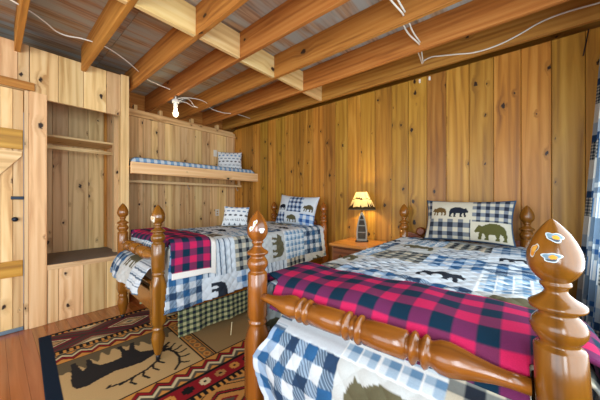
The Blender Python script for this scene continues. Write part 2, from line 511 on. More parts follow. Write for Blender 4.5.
# joists (near lower edge at y) and the row of blocking between them
JY = [2.965, 2.53, 2.05, 1.55, 1.10, .61, .13, -.35, -.83, -1.31, -1.79, -2.27, -2.75]
for yj in JY:
    mb = MB(); x0 = -4.49 if yj > 1.06 else XW + 0.001
    mb.box((x0, yj, ZJ), (XR, yj + 0.04, ZD - 0.001), 0, 0.004); struct(mb.build('ceiling_joist', M_JOIST))
for k in range(len(JY) - 1):
    mb = MB(); dx = 0.02 * math.sin(k * 2.3)
    mb.box((-2.10 + dx, JY[k + 1] + 0.041, ZJ + 0.002), (-2.06 + dx, JY[k] - 0.001, ZD - 0.018), 1, 0.003); struct(mb.build('joist_blocking', M_BLOCK))
# right wall with its window, front wall; two fill-light windows added behind the photographer
WY0, WY1, WZ0, WZ1 = -0.2, 2.8, 0.75, 2.2
mb = MB()
VY0, VY1 = -2.75, -0.55
mb.box((XR, YF, 0), (XR + 0.1, VY0, ZD), 2, 0); mb.box((XR, VY1, 0), (XR + 0.1, WY0, ZD), 2, 0); mb.box((XR, VY0, 0), (XR + 0.1, VY1, WZ0), 2, 0); mb.box((XR, VY0, WZ1), (XR + 0.1, VY1, ZD), 2, 0); mb.box((XR, WY1, 0), (XR + 0.1, YB + 0.02, ZD), 2, 0)
mb.box((XR, WY0, 0), (XR + 0.1, WY1, WZ0), 2, 0); mb.box((XR, WY0, WZ1), (XR + 0.1, WY1, ZD), 2, 0)
struct(mb.build('wall_right', M_GOLD))
FX0, FX1, FZ0, FZ1 = -3.1, 0.3, 0.45, 2.4
mb = MB()
mb.box((-3.7, YF - 0.1, 0), (FX0, YF, ZD), 2, 0); mb.box((FX1, YF - 0.1, 0), (XR + 0.1, YF, ZD), 2, 0)
mb.box((FX0, YF - 0.1, 0), (FX1, YF, FZ0), 2, 0); mb.box((FX0, YF - 0.1, FZ1), (FX1, YF, ZD), 2, 0)
struct(mb.build('wall_front', M_PALE))
gm, gnt, gbs = new_mat('window_glass')
gbs.inputs['Transmission Weight'].default_value = 1.0; gbs.inputs['Roughness'].default_value = 0.0; gbs.inputs['Base Color'].default_value = (0.95, 0.98, 1, 1)
def window(name, axis, at, a0, a1, z0, z1):
    mb = MB(); t = 0.05
    def bx(p0, p1, q0, q1, d0=0.0, d1=0.1):
        if axis == 'x': mb.box((at + d0, p0, q0), (at + d1, p1, q1), 2)
        else: mb.box((p0, at - d1, q0), (p1, at - d0, q1), 2)
    bx(a0, a0 + t, z0, z1); bx(a1 - t, a1, z0, z1); bx(a0 + t, a1 - t, z0, z0 + t); bx(a0 + t, a1 - t, z1 - t, z1)
    mid = (a0 + a1) / 2; bx(mid - 0.02, mid + 0.02, z0 + t, z1 - t, 0.03, 0.08)
    o = struct(mb.build(name, M_WHITE))
    mb = MB()
    if axis == 'x': mb.box((at + 0.05, a0 + t, z0 + t), (at + 0.056, a1 - t, z1 - t), 2, 0)
    else: mb.box((a0 + t, at - 0.056, z0 + t), (a1 - t, at - 0.05, z1 - t), 2, 0)
    mb.build('window_pane', gm, o)
window('window_1', 'x', XR, WY0, WY1, WZ0, WZ1)
window('fill_window_3', 'x', XR, VY0, VY1, WZ0, WZ1)  # unseen extra window, added to brighten the left wall
window('fill_window_2', 'y', YF, FX0, FX1, FZ0, FZ1)  # unseen window behind the camera, put in as fill light

# ------------------------------------------------------------------ the plank door
mb = MB()
board_run(mb, [-0.66, -0.48, -0.29, -0.10, .045, .124, .192], 'y', XW - 0.03, 0.02, 2.285, th=0.025)
mb.box((XW - .062, -.655, .022), (XW - .0555, .19, 2.283), 2, 0)
door = struct(mb.build('door_1', M_PALE))
mb = MB(); mb.box((XW - 0.03, -0.65, 1.72), (XW - 0.012, .186, 1.905), 1); mb.build('batten', M_GOLD, door)
mb = MB(); mb.box((XW - 0.03, -0.65, .52), (XW - 0.012, .186, .67), 1); mb.build('batten', M_GOLD, door)
mb = MB(); mb.prism([(-0.65, .69), (-0.65, .86), (.02, 1.70), (.18, 1.70), (.18, 1.66), (-0.53, .69)], 0, XW - 0.03, XW - 0.013); mb.build('brace', M_PALE, door)
mb = MB(); mb.box((XW - 0.03, -0.65, 0.004), (XW - 0.008, .19, .035), 1); mb.build('door_sweep', M_SWEEP, door)
mb = MB(); mb.box((XW - 0.03, .11, 1.245), (XW - 0.016, .195, 1.275), 1); mb.lathe([(0, .02), (.03, .022), (.04, .012), (.042, .002)], 16, Matrix.Translation((XW - 0.028, .135, 1.06)) @ Matrix.Rotation(PI / 2, 4, 'Y')); mb.build('latch', M_IRON, door)

# ------------------------------------------------------------------ closet fittings
t = thing('closet_bench', 'grey topped bench seat built into the open closet beside the plank door', 'bench', (XW, .66, .535))
mb = MB(); mb.box((-0.78, -0.383, 0.03), (-0.012, .352, .052), 1, 0.002); mb.build('seat', M_SEAT, t)
mb = MB(); mb.box((-0.012, -0.31, 0.002), (0.010, .31, .052), 1); mb.build('front_edge', M_CLOSET, t)
t = thing('closet_shelf', 'pine shelf high inside the open closet with a rail under it', 'shelf', (-4.0, .64, 1.90))
mb = MB(); mb.box((XC + 4.002, -0.362, .03), (.14, .37, .055), 1); mb.build('board', M_CLOSET, t)
mb = MB(); mb.box((0.0, -0.362, -0.085), (.022, .37, -0.045), 1); mb.build('rail', M_CLOSET, t)

# ------------------------------------------------------------------ bunk shelf in the alcove
t = thing('bunk_shelf', 'wall to wall pine bunk shelf high in the alcove over the left bed', 'bunk', (-3.85, 2.05, 1.56))
mb = MB(); mb.box((.30, -0.985, 0), (.345, .995, .142), 1); mb.build('front_board', M_PALE, t)
mb = MB(); mb.box((-0.345, -0.985, .075), (.298, .995, .095), 1, 0.002); mb.build('platform', M_CLOSET, t)
mb = MB(); mb.box((-0.17, -0.985, -0.085), (-0.13, .995, -0.045), 1); mb.box((-0.17, -0.95, -0.045), (-0.13, -0.91, .074), 2); mb.box((-0.17, .93, -0.045), (-0.13, .97, .074), 2); mb.build('ledger', M_CLOSET, t)
# its thin gingham mattress
n1, n2 = 60, 400
uu, vv = np.meshgrid(np.linspace(0, 1, n1), np.linspace(0, 1.93, n2), indexing='ij')
path = smooth_path([(-.30, .0), (-.315, .05), (-.30, .10), (-.24, .105), (.2, .105), (.27, .10), (.292, .055), (.285, .0)])
pp = along(path, uu * path[0][-1])
endr = np.clip(np.minimum(vv, 1.93 - vv) / 0.06, 0, 1) ** 0.5
pos = np.stack([pp[..., 0], vv - 0.965, pp[..., 1] * (0.45 + 0.55 * endr)], -1)
bl = checks(uu * path[0][-1], vv, 0.042, C_WHITE, rgb(40, 92, 140), rgb(120, 160, 196))
o = cloth('bunk_mattress', pos, bl, M_SKIRT, loc=(-3.85, 2.05, 1.672))
tag(o, 'thin blue and white gingham mattress lying on the high bunk shelf', 'mattress')

for i, (yy, txt) in enumerate(((2.0, 'steel hook under the bunk shelf above the small bed pillow'), (2.93, 'steel hook under the bunk shelf nearest the gold pine wall'))):
    z0 = 1.474
    o = curve('coat_hook', [(-4.0, yy, z0 + .0), (-3.985, yy, z0 - .02), (-3.97, yy, z0 - .055), (-3.95, yy, z0 - .07), (-3.935, yy, z0 - .05)], .006, M_STEEL)
    tag(o, txt, 'hook', 'coat hooks under the bunk shelf')

def wall_plate(name, label, cat, yy, zz, rocker):
    t = thing(name, label, cat, (XA, yy, zz))
    mb = MB(); mb.box((0.0, -0.038, -0.06), (.006, .038, .06), 2, 0.003); mb.build('cover_plate', M_WHITE, t)
    if rocker:
        mb = MB(); mb.box((.006, -0.006, -0.014), (.016, .006, .014), 2, 0.002); mb.build('toggle', M_WHITE, t)
    else:
        for dz in (-.022, .022):
            mb = MB(); mb.box((.006, -0.016, dz - .014), (.009, .016, dz + .014), 2, 0.001); mb.build('socket', M_PLAIN_WALL, t)
wall_plate('light_switch', 'white light switch plate on the alcove wall above the bunk', 'light switch', 2.62, 2.09, True)
wall_plate('wall_outlet', 'white outlet plate on the alcove wall beside the small bed pillow', 'outlet', 2.66, 1.0, False)


# ------------------------------------------------------------------ beds
POST_H = 1.195
def post_profile():
    T = POST_H
    d = [(.0, .001), (.003, .006), (.010, .0125), (.02, .0205), (.036, .0315), (.055, .0405), (.075, .0475), (.093, .0502), (.110, .0492), (.124, .0440), (.136, .036), (.144, .028), (.147, .0255), (.150, .028), (.156, .0285), (.160, .024), (.168, .0205), (.176, .023), (.186, .033), (.194, .045), (.199, .051), (.205, .052), (.210, .049), (.214, .037), (.222, .034), (.228, .038), (.238, .046), (.252, .051), (.266, .049), (.28, .041), (.287, .036), (.293, .036), (.298, .043), (.303, .0465), (.40, .048), (.505, .0485), (.515, .041), (.525, .040), (.53, .045), (.538, .045), (.543, .040), (.552, .041)]
    pr = [(T - a, r, 2.0) for a, r in d]
    z = T - .552
    pr += [(z - .02, .044, 2.6), (z - .05, .047, 4), (z - .075, .049, 8), (.31, .049, 8), (.29, .047, 5), (.275, .043, 3), (.262, .037, 2), (.252, .037, 2), (.247, .043, 2), (.236, .043, 2), (.23, .037, 2), (.215, .040, 2), (.18, .048, 2), (.15, .048, 2), (.11, .040, 2), (.07, .030, 2), (.045, .024, 2), (.04, .018, 2)]
    return pr[::-1]
PROF = post_profile()
ACORN = sorted([(s[0], s[1]) for s in PROF if s[0] > POST_H - .15])


def sticker(post, th, z, size, aspect, cols, rot=0.0, tilt=None):
    """a small die-cut paper sticker wrapped on the acorn of a post"""
    zs = [a for a, _ in ACORN]; rs = [b for _, b in ACORN]
    n, m = 10, 36
    r0 = np.interp(z, zs, rs)
    rho, phi = np.meshgrid(np.linspace(0, 1, n), np.linspace(0, 2 * PI, m), indexing='ij')
    out = 1 + 0.16 * np.sin(3 * phi + rot * 3) + 0.1 * np.sin(5 * phi + 1)
    a = rho * out * np.cos(phi); b = rho * out * np.sin(phi) * aspect
    ca, sa = math.cos(rot), math.sin(rot)
    du = (a * ca - b * sa) * size; dz = (a * sa + b * ca) * size
    zz = z + dz; rr = np.interp(zz, zs, rs) + 0.0012
    tt = th + du / r0
    pos = np.stack([rr * np.cos(tt), rr * np.sin(tt), zz], -1)
    col = arr(cols[0], rho.shape)
    inner = rho < 0.78
    col[inner] = cols[1]
    col[inner & (np.sin(a * 4 + 1) + np.cos(b * 5) > 0.9)] = cols[2]
    col[inner & (b < -0.25)] = cols[3]
    o = cloth('sticker', pos, col, M_QUILT, post, thick=0.0)
    o['label'] = 'worn paper sticker'
    return o


RAILP = []
def rail_profile():
    h = [(0, .040), (.006, .030), (.012, .030), (.017, .044), (.024, .047), (.031, .044), (.036, .034), (.042, .036), (.047, .041), (.11, .042), (.178, .041), (.184, .034), (.190, .030), (.195, .042), (.203, .047), (.211, .042), (.217, .030), (.224, .030), (.229, .042), (.237, .047), (.245, .042), (.250, .033), (.258, .036), (.275, .043), (.30, .044), (.33, .038), (.36, .030), (.40, .022), (.43, .019), (.475, .019)]
    h = [(a, r * 1.09) for a, r in h]
    return [(-a, r) for a, r in h[::-1]] + [(a, r) for a, r in h[1:]]


def make_bed(label, loc, rotz, leans, stickers):
    t = thing('twin_bed', label, 'bed', loc, rotz, 'twin beds against the gold pine wall')
    posts = []; skew = .045 if leans else 0.0
    for i, (sx, sy) in enumerate(((-1, -1), (1, -1), (-1, 1), (1, 1))):
        lean = leans.get(i, (0, 0))
        Mx = Matrix.Translation((0.51 * sx + (.018 if lean[0] else 0) - .79 * math.tan(lean[0]), 1.05 * sy + (.045 if lean[0] else 0), .009 if lean[0] else 0)) @ Matrix.Rotation(lean[0], 4, 'Y') @ Matrix.Rotation(lean[1], 4, 'X')
        mb = MB(); mb.lathe(PROF, 32)
        p = mb.build('post', M_MAPLE, t); p.matrix_local = Mx
        mb = MB(); mb.lathe([(-.009 if lean[0] else 0, .012), (.004, .017), (.03, .017), (.041, .012)], 16); mb.build('caster', M_BLACK, p)
        posts.append(p)
    for i, args in stickers: sticker(posts[i], *args)
    mb = MB(); mb.lathe(rail_profile(), 28, Matrix.Translation((0, -1.05 + skew / 2, .785)) @ Matrix.Rotation(skew / 1.02, 4, 'Z') @ Matrix.Rotation(PI / 2, 4, 'Y')); mb.build('foot_rail', M_MAPLE, t)
    mb = MB(); mb.box((-.468, -1.066, .34), (.468, -1.034, .50), 0, .006); mb.build('foot_board', M_MAPLE, t)
    mb = MB(); mb.lathe([(-.468, .014), (-.3, .018), (0, .022), (.3, .018), (.468, .014)], 16, Matrix.Translation((0, -1.05, .56)) @ Matrix.Rotation(PI / 2, 4, 'Y')); mb.build('spindle_rail', M_MAPLE, t)
    for sx in (-1, 1):
        mb = MB(); mb.box((.51 * sx - .014, -1.01, .33), (.51 * sx + .014, 1.01, .47), 1); mb.build('side_rail', M_MAPLE, t)
    # scrolled headboard
    top = []
    for k in range(61):
        x = -.468 + .936 * k / 60; a = abs(x)
        z = .86 + .03 * math.cos(a / .468 * PI * 2.0)
        top.append((x, z))
    mb = MB(); mb.prism([(-.468, .34), (.468, .34)] + top[::-1], 1, 1.036, 1.064)
    for sx in (-1, 1):
        mb.lathe([(-.03, .03), (-.024, .044), (.024, .044), (.03, .03)], 24, Matrix.Translation((.335 * sx, 1.05, .905)) @ Matrix.Rotation(PI / 2, 4, 'X'))
    mb.build('headboard', M_CHERRY, t)
    for yy in (-.7, -.1, .5):
        mb = MB(); mb.box((-.494, yy, .345), (.494, yy + .08, .365), 0); mb.build('slat', M_CLOSET, t)
    return t


S_A = (rgb(206, 226, 234), rgb(120, 150, 168), rgb(222, 158, 62), rgb(80, 84, 92))
S_B = (rgb(226, 228, 220), rgb(196, 214, 222), rgb(226, 190, 110), rgb(150, 160, 168))
S_C = (rgb(214, 220, 210), rgb(222, 150, 50), rgb(232, 180, 80), rgb(70, 74, 80))
LB = ((-2.56, 1.893, 0.011), -0.050)
RB = ((-.425, 1.864, 0), -0.0128)
cam_dir_R = math.atan2(0 - .811, 0 - .0716) - RB[1]
cam_dir_L = math.atan2(0 - .811, 0 + .948) - RB[1]
make_bed('honey maple twin bed in the corner under the bunk shelf', *LB, {}, [(1, (-1.2, POST_H - .108, .02, 1.3, (rgb(226, 214, 190), rgb(214, 196, 160), rgb(196, 160, 110), rgb(232, 226, 210)), .4)), (1, (-1.75, POST_H - .115, .014, .9, (rgb(226, 214, 190), rgb(214, 196, 160), rgb(196, 160, 110), rgb(232, 226, 210)), 1.2))])
make_bed('honey maple twin bed nearest the curtain, stickers on its posts', *RB, {1: (-.045, 0)},
         [(1, (cam_dir_R + .12, POST_H - .040, .0155, .62, S_A, -.25)), (1, (cam_dir_R - .06, POST_H - .084, .0165, .62, S_A, .1)), (1, (cam_dir_R - .75, POST_H - .072, .0165, .45, S_C, 1.25)),
          (0, (cam_dir_L - .28, POST_H - .058, .016, .5, S_B, 1.1)), (0, (cam_dir_L - .62, POST_H - .083, .014, .7, S_B, .6)), (0, (cam_dir_L + .4, POST_H - .092, .013, .9, (rgb(226, 230, 232), rgb(214, 222, 228), rgb(220, 226, 230), rgb(200, 210, 218)), .2))])


def rounded_box(name, lo, hi, r, mat, loc, rotz, label, cat):
    bm = bmesh.new(); bmesh.ops.create_cube(bm, size=1)
    s = [hi[k] - lo[k] for k in range(3)]; c = [(hi[k] + lo[k]) / 2 for k in range(3)]
    for v in bm.verts: v.co = Vector((v.co.x * s[0] + c[0], v.co.y * s[1] + c[1], v.co.z * s[2] + c[2]))
    bmesh.ops.bevel(bm, geom=bm.edges[:], offset=r, segments=4, profile=.5, affect='EDGES')
    me = bpy.data.meshes.new(name); bm.to_mesh(me); bm.free()
    for p in me.polygons: p.use_smooth = True
    return tag(link_mesh(name, me, mat, None, loc, rotz), label, cat)

ZT = {'L': .872, 'R': .835}
for key, (loc, rz), where in (('L', LB, 'under the bunk shelf'), ('R', RB, 'nearest the curtain')):
    rounded_box('mattress', (-.475, -.955, .366), (.475, 1.0, ZT[key] - .018), .05, M_TICK, loc, rz, f'white mattress on the twin bed {where}, hidden by its quilt', 'mattress')


# cross profile of cloth over a mattress: s measured from the centre line
def cross(s, hw, r, flare):
    a = np.abs(s); f = hw - r; q = r * PI / 2
    x = np.where(a < f, a, np.where(a < f + q, f + r * np.sin(np.clip((a - f) / r, 0, PI / 2)), hw + flare * np.clip(a - f - q, 0, 9)))
    z = np.where(a < f, 0, np.where(a < f + q, r - r * np.cos(np.clip((a - f) / r, 0, PI / 2)), r + np.clip(a - f - q, 0, 9)))
    return np.sign(s) * x, z


def make_quilt(key, loc, rz, label, drop_l, drop_r, foot_pts, left_edge, shift, step, off, flare=.04, side_ext=0.0, wide=.535):
    r = .06; hw = .535
    dL = hw - r + r * PI / 2 + drop_l - r; dR = wide - r + r * PI / 2 + drop_r - r
    path = smooth_path([(y_, ZT[key] + dz) for y_, dz in ((1.0, .0), (.5, .005), (0, .0), (-.5, .004), (-.80, .0))] + foot_pts)
    tl = path[0][-1]
    ns, nt_ = int((dL + dR) / step), int(tl / step)
    s, t = np.meshgrid(np.linspace(-dL, dR, ns), np.linspace(0, tl, nt_), indexing='ij')
    yz = along(path, t)
    hw = np.where(s > 0, wide, hw)
    x, dz = cross(s, hw, r, flare)
    wside = np.clip((np.abs(s) - np.where((s > 0) & (wide > .56), .475, .445)) / .06, 0, 1)[..., None]
    yz = yz * (1 - wside) + np.stack([1.0 - t, np.full_like(t, ZT[key])], -1) * wside
    # fold waves in the hanging sides, more towards the hem
    hang = np.clip(np.abs(s) - hw, 0, 1)
    x = x + np.sign(s) * hang * (.035 * np.sin(t * 9 + 1.3) + .02 * np.sin(t * 21))
    z = yz[..., 1] - dz
    yv = yz[..., 0] + 0.0 * s
    # foot end: squeezed between the posts, then spreads
    k = np.clip((-.86 - yv) / .1, 0, 1)
    sx = np.clip(s, -.455, .455)
    zz = yz[..., 1]
    L = np.interp(zz, [q[0] for q in left_edge], [q[1] for q in left_edge])
    xf = np.where(sx < 0, sx / .455 * L, sx)
    low = np.clip((.72 - zz) / .3, 0, 1) * (yv < -1.0)
    yv = yv + low * (.014 * np.sin(sx * 13 + .5) + .01 * np.sin(sx * 29))
    x = np.where((yv < -.86) & (np.abs(s) < .47), x * (1 - k) + xf * k, x)
    # quilting puffs on a diamond grid
    q1 = np.abs(np.sin((s + t) * PI / .085)); q2 = np.abs(np.sin((s - t) * PI / .085))
    puff = .0075 * (q1 * q2) ** .5
    rum = .006 * np.sin(s * 11 + 3 * np.sin(t * 4)) * np.sin(t * 7 + 2 * s) + .003 * np.sin(s * 31 + t * 17)
    top = (np.abs(s) < hw - r)
    z = z + np.where(top & (yv > -.95), puff + rum, 0)
    x = x + np.where(~top & (yv > -.95), np.sign(s) * puff, 0)
    yv = yv - np.where(yv < -1.07, puff, 0)
    colr = quilt_pattern(s + off[0] + 10 * PATCH, -t + tl + 9 * PATCH + off[1], shift)
    okv = (np.abs(s) < np.where((s > 0) & (wide > .56), .478, .445)) | (t < 1.975 + side_ext * np.clip(np.abs(s) - hw - .05, 0, .5))
    if side_ext: okv &= s < dR - .12 * np.clip(1 - (t - .1) / 1.7, 0, 1)
    mask = okv[:-1, :-1] & okv[1:, 1:] & okv[1:, :-1] & okv[:-1, 1:]
    o = cloth('quilt', np.stack([x, yv, z], -1), colr, M_QUILT, loc=loc, rotz=rz, mask=mask, thick=.008, offset=0)
    return tag(o, label, 'quilt', 'patchwork bear quilts')


SHIFT_R, OFF_R, SHIFT_L, OFF_L = 3, (.03, .075), 6, (.165, 0)
foot_R = [(-.90, .832), (-.955, .825), (-.985, .78), (-1.0, .73), (-1.03, .712), (-1.06, .706), (-1.09, .69), (-1.118, .64), (-1.128, .55), (-1.122, .40), (-1.125, .12)]
foot_L = [(-.90, .868), (-.955, .85), (-.985, .79), (-1.0, .735), (-1.03, .714), (-1.06, .708), (-1.10, .685), (-1.145, .62), (-1.165, .56), (-1.17, .51)]
make_quilt('R', *RB, 'patchwork bear and check quilt hanging over the foot of the bed nearest the curtain', .42, .42, foot_R, [(.12, .36), (.39, .40), (.47, .455), (.55, .47), (.60, .43), (.66, .38), (.70, .37), (.74, .40), (.79, .45), (.83, .455)], SHIFT_R, .0058, OFF_R, wide=.60)
make_quilt('L', *LB, 'patchwork bear and check quilt on the bed under the bunk shelf', .3, .52, foot_L, [(.5, .47), (.60, .455), (.9, .455)], SHIFT_L, .0066, OFF_L, .10, .14)

PINK, PNAVY, PMIX = rgb(192, 36, 86), rgb(14, 44, 64), rgb(112, 44, 80)


def make_blanket(key, loc, rz, label, y_pts, sl, sr, trim, step=.007, flare=.06, wide=.555):
    r = .06
    path = smooth_path(y_pts); tl = path[0][-1]
    s, t = np.meshgrid(np.linspace(-sl, sr, int((sl + sr) / step)), np.linspace(0, tl, int(tl / step)), indexing='ij')
    yz = along(path, t)
    hw = np.where(s > 0, wide, .555)
    wside = np.clip((np.abs(s) - np.where((s > 0) & (wide > .56), .475, .445)) / .06, 0, 1)[..., None]
    ztop = np.interp(t, [0, .06, .12], [y_pts[0][1], y_pts[3][1] - .004, y_pts[3][1]])
    yz = yz * (1 - wside) + np.stack([y_pts[0][0] - t, ztop], -1) * wside
    x, dz = cross(s, hw, r, np.where(s > 0, flare, .06))
    hang = np.clip(np.abs(s) - hw, 0, 1)
    x = x + np.sign(s) * hang * .03 * np.sin(t * 10 + .6)
    z = yz[..., 1] - dz + .004 * np.sin(s * 9 + t * 5) + .003 * np.sin(s * 23 - t * 11)
    yv = yz[..., 0] + .012 * np.sin(s * 4)
    colr = checks(s + 10, t + 10.03, .058 if trim else .062, PINK, PNAVY, PMIX, rgb(104, 40, 82))
    if trim:
        fl = rgb(228, 226, 220)
        colr[(s > sr - .045) | (t < .045)] = fl
    ok = (np.abs(s) < np.where((s > 0) & (wide > .56), .478, .445)) | (yv > -.975)
    mask = ok[:-1, :-1] & ok[1:, 1:] & ok[1:, :-1] & ok[:-1, 1:]
    o = cloth('plaid_blanket', np.stack([x, yv, z], -1), colr, M_FLEECE, loc=loc, rotz=rz, mask=mask, thick=.012, offset=0)
    return tag(o, label, 'blanket', 'red and navy plaid blankets')

make_blanket('R', *RB, 'thick red and navy buffalo plaid blanket across the foot of the bed nearest the curtain',
             [(-.60, .836), (-.615, .850), (-.66, .866), (-.76, .872), (-.88, .872), (-.95, .862), (-.990, .82), (-1.004, .768), (-1.02, .738)], .92, 1.0, False, flare=.12, wide=.63)
bl = make_blanket('L', *LB, 'red and navy buffalo plaid blanket with white edge on the bed under the bunk shelf',
             [(-.60, .885), (-.615, .902), (-.68, .912), (-.80, .912), (-.90, .906), (-.955, .885), (-.975, .85)], .60, .84, True)
mb = MB(); mb.box((.566, -.70, .675), (.572, -.665, .70), 1, .001); lab = mb.build('care_label', plain('label_grey', rgb(120, 140, 160), .8), bl)


def make_skirt(loc, rz, label, bottom):
    n, m = 70, 700
    # U-shaped run: left side, foot, right side
    run = smooth_path([(-.487, .95), (-.487, .3), (-.487, -.3), (-.487, -.94), (-.46, -.975), (-.3, -.985), (.3, -.985), (.46, -.975), (.487, -.94), (.487, -.3), (.487, .3), (.487, .95)])
    L = run[0][-1]
    a, zf = np.meshgrid(np.linspace(0, L, m), np.linspace(0, 1, n), indexing='ij')
    p = along(run, a)
    out = np.stack([np.where(np.abs(p[..., 0]) > .47, np.sign(p[..., 0]), 0), np.where(np.abs(p[..., 0]) <= .47, -1.0, 0)], -1)
    z = .44 - zf * (.44 - bottom)
    amp = zf * (.012 + .012 * np.sin(a * 17) + .006 * np.sin(a * 41))
    pos = np.stack([p[..., 0] + out[..., 0] * amp, p[..., 1] + out[..., 1] * amp, z], -1)
    c = checks(a, zf * .4, .027, rgb(168, 164, 122), rgb(26, 32, 44), rgb(92, 100, 74))
    o = thing('bed_skirt', None, None, loc, rz)
    for sg in (-1, 1):
        k = (p[:-1, :-1, 1] > -.90) & (p[:-1, :-1, 0] * sg > 0)
        cloth('side_panel', pos, c, M_SKIRT, parent=o, mask=k, thick=.003, offset=-1)
    return tag(o, label, 'bed skirt', 'black and green gingham bed skirts')
make_skirt(*LB, 'black and sage green gingham bed skirt under the quilt by the bunk alcove', .10)
make_skirt(*RB, 'black and sage green gingham bed skirt beneath the bed nearest the curtain', .10)


# ------------------------------------------------------------------ pillows
def make_pillow(name, label, loc, rot, w, h, th, pat, group=None, step=.006, back=None):
    n, m = int(w / step), int(h / step)
    a, b = np.meshgrid(np.linspace(-1, 1, n), np.linspace(-1, 1, m), indexing='ij')
    bulge = (np.clip(1 - np.abs(a) ** 2.6, 0, 1) * np.clip(1 - np.abs(b) ** 2.6, 0, 1)) ** .55
    pin_x = 1 - .07 * (1 - b ** 2) * np.abs(a) ** 3; pin_y = 1 - .09 * (1 - a ** 2) * np.abs(b) ** 3
    X = a * w / 2 * pin_x; Z = b * h / 2 * pin_y
    wr = .004 * np.sin(a * 7 + 3 * b) * np.sin(b * 6 - a) * bulge
    u = (a + 1) / 2 * w; v = (b + 1) / 2 * h
    front = np.stack([X, -th / 2 * bulge - wr - .003, Z], -1)
    backp = np.stack([X, th / 2 * bulge * .8 + .003, Z], -1)
    full = np.concatenate([front, backp[::-1]], 0)
    cf = pat(u, v, w, h); cb = arr(back if back else C_CREAM, u.shape)
    o = cloth(name, full, np.concatenate([cf, cb], 0), M_QUILT)
    # close the seam round the edge
    bm = bmesh.new(); bm.from_mesh(o.data)
    be = [e for e in bm.edges if e.is_boundary]
    bmesh.ops.remove_doubles(bm, verts=list({v for e in be for v in e.verts}), dist=.0068)
    bmesh.ops.holes_fill(bm, edges=[e for e in bm.edges if e.is_boundary], sides=0)
    bm.to_mesh(o.data); bm.free()
    o.location = loc; o.rotation_euler = rot
    return tag(o, label, 'pillow', group)


def pat_bears(u, v, w, h):
    out = arr(C_CREAM, u.shape)
    ln = (np.abs(((u + v) % .06) - .03) < .0025) | (np.abs(((u - v) % .06) - .03) < .0025)
    out[ln] = rgb(196, 192, 176)
    ck = checks(u, v, .042, C_CREAM, rgb(44, 50, 62), rgb(110, 116, 122))
    ck2 = checks(u, v, .033, C_CREAM, rgb(40, 46, 60), rgb(116, 122, 130))
    s = (u < .56 * w) & (v < .50 * h) & (u > .06 * w); out[s] = ck[s]
    s = (u > .57 * w) & (v > .46 * h); out[s] = ck2[s]
    s = (u < .08 * w) & (v > .5 * h); out[s] = ck2[s]
    bear(out, u, v, .10 * w, .58 * h, .125, rgb(98, 74, 40)); bear(out, u, v, .31 * w, .55 * h, .155, rgb(30, 36, 48), True)
    bear(out, u, v, .60 * w, .07 * h, .235, rgb(84, 82, 44))
    out[(u < .012) | (u > w - .012) | (v < .012) | (v > h - .012)] = rgb(60, 78, 100)
    return out


def pat_bears2(u, v, w, h):
    out = arr(C_WHITE, u.shape)
    ck = checks(u + v * .15, v, .034, C_WHITE, rgb(34, 52, 84), rgb(120, 140, 170))
    s = (u > .32 * w) & (u < .68 * w) & (v > .42 * h); out[s] = ck[s]
    s = (u < .28 * w) & (v < .38 * h); out[s] = ck[s]
    g = checks(u, v, .05, C_WHITE, rgb(40, 80, 140), rgb(130, 160, 200)); s = (u > .66 * w) & (v < .38 * h); out[s] = g[s]
    bear(out, u, v, .06 * w, .45 * h, .14, rgb(28, 32, 44)); bear(out, u, v, .72 * w, .46 * h, .16, rgb(84, 76, 52)); bear(out, u, v, .34 * w, .08 * h, .17, rgb(88, 84, 58))
    return out


def pat_icons(u, v, w, h):
    out = arr(rgb(222, 228, 232), u.shape)
    px, py = .072, .060
    j = np.floor(v / py).astype(int); uu = u + (j % 2) * px / 2; i = np.floor(uu / px).astype(int)
    lu = (uu - i * px) / px; lv = (v - j * py) / py
    k = (i * 5 + j * 3) % 5
    dark, blue = rgb(44, 60, 80), rgb(110, 150, 190)
    tree = (k == 0) & (np.abs(lu - .5) < (.75 - lv) * .35) & (lv > .2) & (lv < .75)
    trees = (k == 3) & (np.abs(((lu * 3) % 1) - .5) < (.78 - lv) * .5) & (lv > .22) & (lv < .78) & (lu > .15) & (lu < .85)
    moose = (k == 1) & (((lu - .5) / .32) ** 2 + ((lv - .5) / .2) ** 2 < 1)
    leaf = (k == 2) & (((lu - .5) / .3) ** 2 + ((lv - .5) / .25) ** 2 < 1)
    bar = (k == 4) & (np.abs(lv - .5) < .16) & (np.abs(lu - .5) < .3)
    out[tree | trees] = dark; out[moose] = rgb(70, 74, 84); out[leaf] = blue; out[bar] = rgb(96, 120, 150)
    return out

make_pillow('pillow', 'long bear and check pillow on the bed nearest the curtain', (-.32, 2.77, 1.045), (-.30, 0, -.02), .70, .40, .15, pat_bears, 'bear patchwork pillows', .005, rgb(40, 70, 110))
make_pillow('pillow', 'bear and check pillow propped up at the head of the bed under the bunk shelf', (-2.36, 2.77, 1.085), (-.30, .06, .1), .66, .44, .16, pat_bears2, 'bear patchwork pillows', .006)
make_pillow('throw_pillow', 'small white woodland print pillow on the bunk shelf', (-3.98, 2.78, 1.945), (-.28, 0, .93), .44, .36, .11, pat_icons, 'white woodland print pillows')
make_pillow('throw_pillow', 'small white woodland print pillow lying on the bed under the bunk', (-2.90, 2.12, 1.01), (-.40, .05, .72), .345, .29, .10, pat_icons, 'white woodland print pillows')

